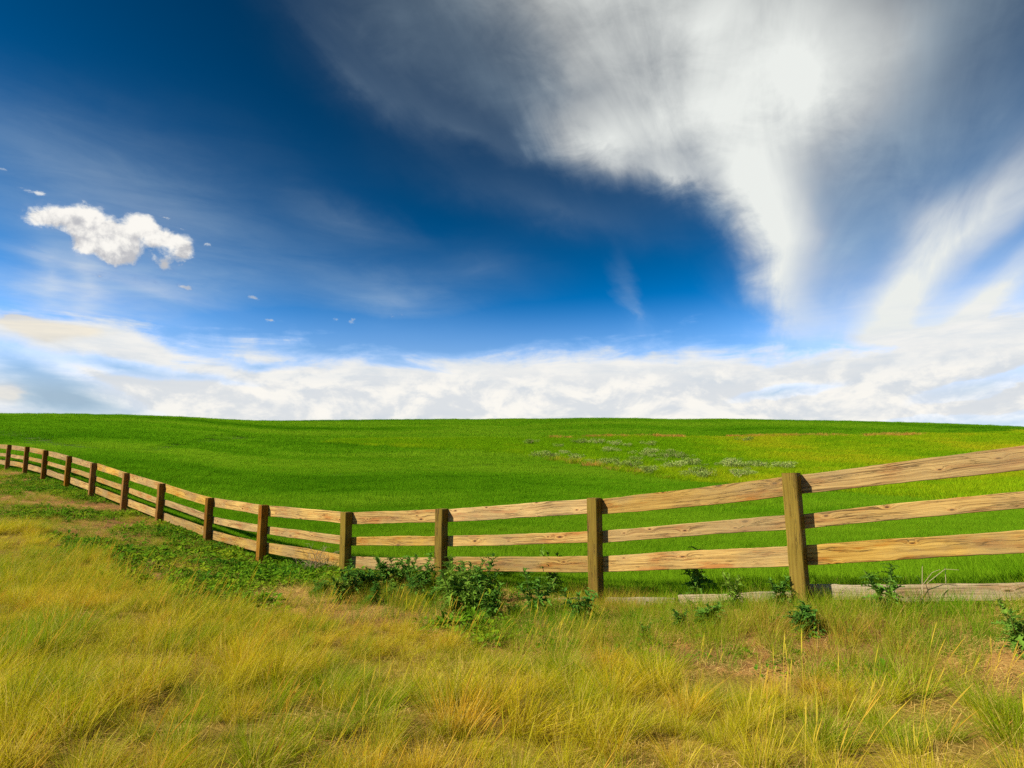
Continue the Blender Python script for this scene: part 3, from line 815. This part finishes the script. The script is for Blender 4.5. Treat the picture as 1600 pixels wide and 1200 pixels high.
# --- mixed green and tawny grass of the strip
strip_p = [proto('strip_tuft', M_green, 80, 0.08, (0.08, 0.26), (0.0016, 0.003), 0.5, 0.5, 4, rg, bias=(0.12, 0)) for _ in range(5)]
x, y = jgrid(-24, 8, 2.0, 30, 0.13, rg)
z, sd = zones(x, y)
xr = x / np.maximum(y, 0.1)
want = np.where(xr > 0.12, 0.85, np.where(xr > -0.2, 0.48, 0.42)) * np.clip(0.2 + (vnoise(x, y, 1.0, 51) - 0.34) * 4.5, 0.03, 1.4)
k = (sd > -0.5) & ((z == 0) | ((sd < 0) & (sd > -0.5) & (xr > -0.1))) & in_view(x, y, 2.5, 0.95) & (rg.random(len(x)) < want)
x, y = x[k], y[k]; n = len(x)
tint = np.clip(vnoise(x, y, 0.9, 52) * 1.4 - 0.42 + rg.normal(0, 0.18, n), 0, 1)
scatter('strip_grass', 'mixed green and tawny grass growing at the foot of the fence', 'grass', strip_p, x, y, rg.uniform(-1.5, 1.5, n), (rg.normal(0, 0.1, n), rg.normal(0, 0.1, n)),
        rg.uniform(0.5, 1.2, n) * np.where(x / y < -0.3, 0.7, 1.05), tint, rg.integers(0, 5, n))

# --- leafy weeds
def leafy(mat, n, R, lr, wr, hz, rg, lobes=0, up=0.35):
    """low leafy growth: n leaves, each a bent blade with a midrib; lobes > 0 makes toothed thistle leaves"""
    V, Fc, H, VV = [], [], [], []
    for i in range(n):
        rad = R * math.sqrt(rg.random()); th = rg.uniform(0, 6.283)
        zc = hz * rg.random() * (1 - 0.5 * (rad / R) ** 2)
        c = np.array([rad * math.cos(th) * 0.8, rad * math.sin(th) * 0.8, zc])
        d = th + rg.normal(0, 0.7); L = rg.uniform(*lr); w = rg.uniform(*wr)
        el = rg.normal(up, 0.35)
        f = np.array([math.cos(d) * math.cos(el), math.sin(d) * math.cos(el), math.sin(el)]); s_ = np.array([-math.sin(d), math.cos(d), rg.normal(0, 0.35)])
        upv = np.cross(f, s_); rv = rg.random()
        segs = 4 if not lobes else lobes * 2
        b0 = len(V)
        for j in range(segs + 1):
            t = j / segs
            wid = w * math.sin(math.pi * min(0.06 + 0.94 * t, 1.0) ** 0.8) if not lobes else w * (1.0 if j % 2 else 0.38) * (1.05 - t) * (0.55 + 0.45 * min(1, t * 4))
            p = c + f * L * t - np.array([0, 0, 1]) * L * 0.35 * t * t
            fwd = f * (L * 0.10 if lobes and j % 2 else 0)
            V += [tuple(p - s_ * wid + upv * wid * 0.35 + fwd), tuple(p), tuple(p + s_ * wid + upv * wid * 0.35 + fwd)]
            H += [0.6, 0.6, 0.6]; VV += [rv] * 3
        for j in range(segs):
            a = b0 + 3 * j
            Fc += [(a, a + 1, a + 4, a + 3), (a + 1, a + 2, a + 5, a + 4)]
    return V, Fc, H, VV
def leafy_mesh(name, mat, *a, **k):
    V, Fc, H, VV = leafy(mat, *a, **k)
    return new_mesh(name, V, Fc, mat, {'h': H, 'v': VV})
weed_p = [leafy_mesh('weed_rosette', M_weed, 34, 0.13, (0.05, 0.10), (0.011, 0.022), 0.12, rg) for _ in range(4)]
weed_p += [leafy_mesh('weed_creeper', M_weed, 46, 0.20, (0.03, 0.06), (0.010, 0.018), 0.07, rg) for _ in range(3)]
x, y = jgrid(-26, 6, 4.0, 30, 0.16, rg)
z, sd = zones(x, y)
xr = x / y
patch = vnoise(x, y, 0.55, 61, 3)
nearf = np.exp(-(np.maximum(sd, 0) / 0.9) ** 2)
want = np.clip((patch - 0.40) * 4.0 + nearf * 0.35, 0, 1) * np.where(xr > -0.02, np.clip(0.6 - (xr + 0.02) * 1.0, 0.12, 1), 1.0)
want = want * np.where((xr < -0.72), 0.75, 1.0)
k = (sd > -0.15) & (z == 0) & in_view(x, y, 2.5, 0.95) & (rg.random(len(x)) < want)
x, y = x[k], y[k]; n = len(x)
sc = rg.uniform(0.7, 1.35, n) * np.where((x / y > -0.42) & (x / y < -0.02), 1.1, 1.0) * np.where(x / y > -0.02, 0.6, 1.0)
tint = np.clip(0.05 + vnoise(x, y, 0.8, 62) * 0.9 + rg.normal(0, 0.16, n), 0, 1) * np.where(x / y > -0.02, 0.6, 1.0)
scatter('low_weeds', 'low leafy green weeds creeping over bare soil beside the fence', 'weeds', weed_p, x, y, rg.uniform(0, 6.28, n), (rg.normal(0, 0.1, n), rg.normal(0, 0.1, n)), sc, tint,
        rg.integers(0, 7, n))

# --- green cereal crop: lower field, upper field
crop_n = [proto('crop_patch', M_crop, 520, 0.36, (0.09, 0.17), (0.003, 0.0055), 0.45, 0.5, 3, rg, bias=(0.10, 0.0)) for _ in range(4)]
crop_e = [proto('crop_edge', M_crop, 120, 0.14, (0.08, 0.18), (0.003, 0.0055), 0.45, 0.5, 3, rg, bias=(0.10, 0.0)) for _ in range(3)]
crop_m = [proto('crop_patch', M_crop, 620, 0.75, (0.11, 0.20), (0.006, 0.011), 0.45, 0.4, 2, rg, bias=(0.10, 0.0)) for _ in range(3)]
crop_f = [proto('crop_patch', M_crop, 520, 1.5, (0.14, 0.26), (0.015, 0.032), 0.45, 0.3, 2, rg, bias=(0.10, 0.0)) for _ in range(3)]
xs, ys, ix, ss = [], [], [], []
for (y0, y1, step, lo, hi) in ((3.0, 20.0, 0.30, 0, 4), (20.0, 48.0, 0.62, 4, 7), (48.0, 190.0, 1.25, 7, 10)):
    x, y = jgrid(-1.1 * y1 - 4, 1.1 * y1 + 4, y0, y1, step, rg)
    k = in_view(x, y, 4.0, 1.1); x, y = x[k], y[k]
    z, sd = zones(x, y)
    tr = np.ones(len(x))
    for pl in TRAM:
        if len(pl) > 1: tr = np.minimum(tr, np.clip(line_dist(x, y, pl) / (0.5 + y * 0.011), 0.0, 1))
    k = (z == 2) & (sd < -0.62) & (line_dist(x, y, RUST) > 1.2) & (rg.random(len(x)) < 0.12 + 0.88 * tr)
    xs.append(x[k]); ys.append(y[k]); ix.append(rg.integers(lo, hi, k.sum())); ss.append((0.35 + 0.65 * tr[k]))
x, y = jgrid(-26, 9, 3.0, 32.0, 0.13, rg); sd = fence_side(x, y)
k = (sd < -0.30) & (sd > -0.85) & in_view(x, y, 4.0, 0.95); xs.append(x[k]); ys.append(y[k]); ix.append(rg.integers(10, 13, k.sum())); ss.append(np.ones(k.sum()))
x, y, idx, ts = map(np.concatenate, (xs, ys, ix, ss)); n = len(x)
lg = vnoise(x * 0.22, y, 0.10, 71, 3); sm = vnoise(x * 0.5, y, 0.5, 72, 2)
tint = np.clip(0.48 + (lg - 0.5) * 1.8 + (sm - 0.5) * 0.5 + 0.25 * np.clip(x / y + 0.35, -0.4, 0.3) + rg.normal(0, 0.09, n), 0, 1) * (0.4 + 0.6 * ts)
sc = ts * (0.85 + 0.3 * sm) * rg.uniform(0.9, 1.1, n)
scatter('green_crop', 'dense green young cereal crop covering the rolling field beyond the fence', 'crop', crop_n + crop_m + crop_f + crop_e, x, y, rg.uniform(-0.7, 0.7, n),
        (rg.normal(0, 0.05, n), rg.normal(0, 0.05, n)), np.stack([np.ones(n), np.ones(n), sc], 1), tint, idx)

# --- meadow in the hollow
mead_p = [proto('meadow_patch', M_meadow, 230, 0.8, (0.14, 0.42), (0.012, 0.024), 0.55, 0.5, 3, rg, bias=(0.15, 0)) for _ in range(4)]
x, y = jgrid(-26, 100, 20, 122, 0.72, rg)
k = in_view(x, y, 4, 0.95); x, y = x[k], y[k]
z, sd = zones(x, y); k = z == 3; x, y = x[k], y[k]; n = len(x)
lg = vnoise(x, y, 0.07, 81, 3); sm = vnoise(x, y, 0.45, 82, 2)
right = np.clip((x / y - 0.22) * 1.6, 0, 0.28)
tint = np.clip(0.22 + (lg - 0.5) * 1.5 + (sm - 0.5) * 0.6 + right + rg.normal(0, 0.1, n), 0, 1)
scatter('meadow_grass', 'bright yellow-green meadow grass in the hollow between the two crops', 'grass', mead_p, x, y, rg.uniform(-0.8, 0.8, n),
        (rg.normal(0, 0.06, n), rg.normal(0, 0.06, n)), np.stack([np.ones(n), np.ones(n), 0.6 + 0.8 * sm], 1), tint, rg.integers(0, 4, n))
rust_p = [proto('rust_patch', M_rust, 150, 0.6, (0.15, 0.55), (0.025, 0.045), 0.5, 0.4, 2, rg) for _ in range(3)]
def along_line(pl, step, jit):
    o = []
    for a, b in zip(pl[:-1], pl[1:]):
        L = np.linalg.norm(b - a)
        for t in np.arange(0, L, step): o.append(a + (b - a) * t / L + rg.normal(0, jit, 2))
    return o
pts = np.array(along_line(RUST, 0.25, 0.7) + along_line(RUST2, 2.2, 0.4))
k = rg.random(len(pts)) < np.clip((vnoise(pts[:, 0], pts[:, 1], 0.25, 91, 2) - 0.30) * 4, 0.03, 1); pts = pts[k]; n = len(pts)
scatter('rust_weeds', 'strip of rust-coloured dry weeds between meadow and upper crop', 'weeds', rust_p, pts[:, 0], pts[:, 1], rg.uniform(0, 6.28, n),
        (np.zeros(n), np.zeros(n)), rg.uniform(0.6, 1.2, n), rg.random(n), rg.integers(0, 3, n))

# ==================================================================== PLANTS
def tube(path, r0, r1, sides=5):
    V, Fc = [], []
    n = len(path)
    for j, p in enumerate(path):
        p = np.array(p); d = np.array(path[min(j + 1, n - 1)]) - np.array(path[max(j - 1, 0)]); d = d / (np.linalg.norm(d) + 1e-9)
        a = np.cross(d, [0.3, 0.9, 0.1]); a /= np.linalg.norm(a) + 1e-9; b = np.cross(d, a)
        rr = r0 + (r1 - r0) * j / (n - 1)
        for k in range(sides):
            q = 6.2832 * k / sides; V.append(tuple(p + (a * math.cos(q) + b * math.sin(q)) * rr))
    for j in range(n - 1):
        for k in range(sides):
            a = j * sides + k; b = j * sides + (k + 1) % sides
            Fc.append((a, b, b + sides, a + sides))
    return V, Fc
def join(parts):
    V, Fc = [], []
    for v, f in parts:
        b = len(V); V += list(v); Fc += [tuple(i + b for i in q) for q in f]
    return V, Fc
def const_attrs(V, rg, hv=0.6):
    return {'h': [hv] * len(V), 'v': [float(rg.random())] * len(V)}

def thistle(seed, tall=1.0, bushy=1.0):
    """meshes of a thistle about 0.4 m high: branching stem, toothed leaves, buds"""
    rg = np.random.default_rng(seed)
    parts, LV, LF, LH, LVV = [], [], [], [], []
    nst = int(3 + 2 * bushy)
    for sidx in range(nst):
        th = rg.uniform(0, 6.28); lean = rg.uniform(0.1, 0.55) * (0.6 if sidx == 0 else 1.0) * bushy
        h = 0.40 * tall * rg.uniform(0.65, 1.0)
        path = [(math.cos(th) * lean * h * t ** 1.2, math.sin(th) * lean * h * t ** 1.2, h * t - 0.02) for t in np.linspace(0, 1, 6)]
        parts.append(tube(path, 0.006, 0.003))
        nl = int(21 * bushy)
        for i in range(nl):
            t = rg.uniform(0.08, 1.0)
            c = np.array([math.cos(th) * lean * h * t ** 1.2, math.sin(th) * lean * h * t ** 1.2, h * t])
            d = i * 2.4 + rg.normal(0, 0.4); L = rg.uniform(0.09, 0.19) * (1.15 - 0.6 * t); w = L * 0.25
            el = rg.normal(0.30 + 0.5 * t, 0.25)
            f = np.array([math.cos(d) * math.cos(el), math.sin(d) * math.cos(el), math.sin(el)]); s_ = np.array([-math.sin(d), math.cos(d), rg.normal(0, 0.3)])
            upv = np.cross(f, s_); b0 = len(LV); rv = rg.random(); segs = 8
            for j in range(segs + 1):
                tt = j / segs
                wid = w * (1.25 if j % 2 else 0.45) * (1.04 - tt) * (0.6 + 0.4 * min(1, tt * 4))
                p = c + f * L * tt - np.array([0, 0, 1]) * L * 0.45 * tt * tt
                fw = f * (L * 0.09 if j % 2 else 0)
                LV += [tuple(p - s_ * wid + upv * wid * 0.4 + fw), tuple(p), tuple(p + s_ * wid + upv * wid * 0.4 + fw)]
                LH += [0.6] * 3; LVV += [rv] * 3
            for j in range(segs):
                a = b0 + 3 * j; LF += [(a, a + 1, a + 4, a + 3), (a + 1, a + 2, a + 5, a + 4)]
    V, Fc = join(parts)
    st = new_mesh('stem', V, Fc, M_stem, const_attrs(V, rg))
    lf = new_mesh('leaves', LV, LF, M_thistle, {'h': LH, 'v': LVV})
    return st, lf
THS = [thistle(301, 1.0, 1.3), thistle(302, 1.15, 1.0), thistle(303, 0.75, 1.5), thistle(304, 0.9, 1.15), thistle(305, 1.25, 0.7)]
def place_plant(name, label, cat, px, py, h_px, var, group=None, squash=1.0):
    p = hit(px, py)
    if p is None: return None
    size = 1.3 * h_px / F * math.hypot(p[0], p[1]) / 0.40
    e = bpy.data.objects.new(name, None); col.objects.link(e)
    e.location = (p[0], p[1], p[2] - 0.005); e.rotation_euler = (0, 0, rg.uniform(0, 6.28))
    e.scale = (size * squash, size * squash, size); e.empty_display_size = 0.1
    st, lf = THS[var]
    new_obj('stem', st, e); tag(new_obj('leaves', lf, e), kind='stuff')
    return tag(e, label, cat, group)
for px, py, h, var, sq, lab in [
    (905, 976, 44, 0, 1.0, 'compact dark green thistle just left of the post with the straw clearing'),
    (1092, 938, 50, 1, 1.0, 'tall dark thistle standing against the lowest rail between two olive posts'),
    (1108, 980, 34, 2, 1.2, 'broad low thistle in front of the tall dark thistle'),
    (1062, 986, 28, 3, 1.1, 'small thistle beside the broad low thistle'),
    (1147, 952, 34, 4, 1.0, 'thin dark thistle on the bare patch left of the leaning olive post'),
    (1222, 952, 38, 3, 1.0, 'leafy thistle against the foot of the leaning olive post'),
    (1262, 992, 42, 2, 1.1, 'wide thistle in front of the leaning olive post'),
    (1386, 958, 42, 1, 1.1, 'thistle growing where the two grey foot boards meet'),
    (1596, 1022, 46, 0, 1.0, 'large dark thistle out in the grass below the grey foot board'),
    (1010, 1000, 22, 3, 1.0, 'small lone thistle sprouting in the straw'),
    (862, 932, 46, 4, 0.9, 'sparse upright thistle with thin dark stems before the lowest rail'),
    (838, 962, 44, 1, 1.1, 'loose grey-green thistle between the bushy clump and the straw clearing')]:
    place_plant('thistle', lab, 'thistle', px, py, h, var, squash=sq)
for px, py, h, var, sq in [(712, 955, 62, 0, 1.0), (738, 962, 56, 2, 1.0), (768, 970, 46, 3, 1.0), (690, 935, 36, 3, 1.2), (752, 940, 46, 1, 1.1), (728, 930, 44, 0, 1.1),
                           (800, 968, 26, 2, 1.0), (660, 925, 36, 1, 1.2), (632, 920, 42, 0, 1.1), (604, 924, 44, 3, 1.2), (575, 928, 40, 2, 1.1), (548, 934, 42, 0, 1.0), (530, 942, 34, 3, 1.1),
                           (618, 940, 30, 2, 1.1), (585, 945, 28, 3, 1.2), (500, 932, 26, 2, 1.2), (672, 950, 24, 3, 1.2), (648, 938, 32, 0, 1.1)]:
    place_plant('weed_bush', 'bushy dark green weed in the dense row around the middle posts', 'weed', px, py, h, var, 'weeds crowding the middle posts', sq)

# --- sagebrush in the meadow
def sage(seed):
    rg = np.random.default_rng(seed)
    parts = []
    for i in range(9):
        th = rg.uniform(0, 6.28); l = rg.uniform(0.15, 0.34); h = rg.uniform(0.22, 0.42)
        parts.append(tube([(0, 0, -0.03), (math.cos(th) * l * 0.45, math.sin(th) * l * 0.45, h * 0.5), (math.cos(th) * l, math.sin(th) * l, h)], 0.014, 0.005, 4))
    V, Fc = join(parts)
    br = new_mesh('branches', V, Fc, M_twig, const_attrs(V, rg))
    LV, LF, VV = [], [], []
    lob = [(rg.normal(0, 0.17), rg.normal(0, 0.17), rg.uniform(0.18, 0.36), rg.uniform(0.10, 0.17)) for _ in range(10)]
    for i in range(520):
        lx, ly, lz, lr_ = lob[rg.integers(0, 10)]
        q = rg.normal(0, 1, 3); q /= np.linalg.norm(q); q *= lr_ * rg.uniform(0.55, 1.1)
        c = np.array([lx, ly, lz]) + q * np.array([1.15, 1.15, 0.8]); c[2] = max(c[2], 0.02)
        a = rg.normal(0, 1, 3); a[2] += 0.8; a /= np.linalg.norm(a); b = np.cross(a, rg.normal(0, 1, 3)); b /= np.linalg.norm(b)
        L, w = rg.uniform(0.04, 0.08), rg.uniform(0.010, 0.018); b0 = len(LV); rv = rg.random()
        LV += [tuple(c - a * L * 0.5), tuple(c + b * w), tuple(c + a * L * 0.5), tuple(c - b * w)]; VV += [rv] * 4
        LF.append((b0, b0 + 1, b0 + 2, b0 + 3))
    return br, new_mesh('foliage', LV, LF, M_sage, {'h': [0.6] * len(LV), 'v': VV})
SAGE = [sage(401 + i) for i in range(4)]
rs = np.random.default_rng(77)
for zx, zy in [(85, 180), (110, 174), (235, 196), (320, 174), (345, 178), (380, 176), (432, 180), (512, 188), (580, 192), (300, 268), (318, 262), (375, 270), (395, 274), (430, 288),
               (255, 230), (490, 218), (472, 221), (500, 274), (480, 288), (520, 294), (555, 300), (600, 305), (640, 314), (668, 325), (690, 330), (585, 272), (620, 272), (655, 244),
               (700, 229), (702, 249), (685, 189), (740, 269), (760, 254), (790, 226), (797, 249), (832, 249), (850, 259), (892, 274), (905, 289), (780, 304), (802, 302), (827, 304),
               (860, 344), (882, 339), (932, 340), (947, 354), (962, 349), (960, 294), (1035, 289), (1080, 269), (1092, 279), (1102, 304), (1130, 304), (1160, 304), (1177, 314),
               (1215, 294), (1240, 299), (1290, 304), (1340, 299), (1370, 304), (1200, 334), (1130, 346), (1490, 412), (1520, 418), (1560, 422), (1170, 168), (150, 250), (205, 252)]:
    p = hit(800 + zx / 3.2, 640 + zy / 3.2)
    if p is None: continue
    k = rs.uniform(0.7, 1.5) * (1.0 + 0.004 * p[1])
    e = bpy.data.objects.new('sagebrush', None); col.objects.link(e)
    e.location = tuple(p); e.rotation_euler = (0, 0, rs.uniform(0, 6.28)); e.scale = (k * 1.15, k * 1.15, k * 0.95)
    br, fo = SAGE[rs.integers(0, 4)]
    new_obj('branches', br, e); tag(new_obj('foliage', fo, e), kind='stuff')
    tag(e, 'grey-green sagebrush bush dotted over the bright meadow hollow', 'bush', 'sagebrush in the meadow')

# --- dry tangle of dead stalks by the fence, loose sticks
def dead_stalks(seed, n, h):
    rg = np.random.default_rng(seed); parts = []
    for i in range(n):
        th = rg.uniform(0, 6.28); l = rg.uniform(0.2, 0.9) * h; hh = rg.uniform(0.25, 1.0) * h
        bx, by = rg.normal(0, 0.10, 2)
        path = [(bx, by, -0.02), (bx + math.cos(th) * l * 0.3, by + math.sin(th) * l * 0.3, hh * 0.55), (bx + math.cos(th) * l * 0.7, by + math.sin(th) * l * 0.7, hh * 0.9),
                (bx + math.cos(th) * l, by + math.sin(th) * l, hh * rg.uniform(0.8, 1.05))]
        parts.append(tube(path, 0.0035, 0.0012, 4))
    V, Fc = join(parts)
    return new_mesh('dead_stalks', V, Fc, M_twig, const_attrs(V, rg))
p = hit(492, 896)
tag(new_obj('dead_weed', dead_stalks(501, 70, 0.55), None, tuple(p)), 'tangle of dry grey dead stalks against the lowest rail', 'dead weed')
p = hit(1455, 948)
tag(new_obj('dead_weed', dead_stalks(502, 9, 0.42), None, tuple(p)), 'few bare grey stalks poking above the weathered foot board', 'dead weed')
def stick(name, label, px, py, px2, py2, r0):
    a, b = hit(px, py), hit(px2, py2)
    m_ = (a + b) / 2 + np.array([0, 0, 0.04])
    o = np.array(a)
    V, Fc = tube([a - o + (0, 0, .012), m_ - o, b - o + (0, 0, 0.03)], r0, r0 * 0.6, 6)
    tag(new_obj(name, new_mesh(name, V, Fc, M_twig, const_attrs(V, rg)), None, tuple(o)), label, 'stick')
stick('fallen_stick', 'long pale stick lying on the low weeds near the fence', 388, 905, 436, 917, 0.008)
stick('fallen_stick', 'short pale twig lying in the straw beside the bushy weeds', 778, 977, 800, 968, 0.006)
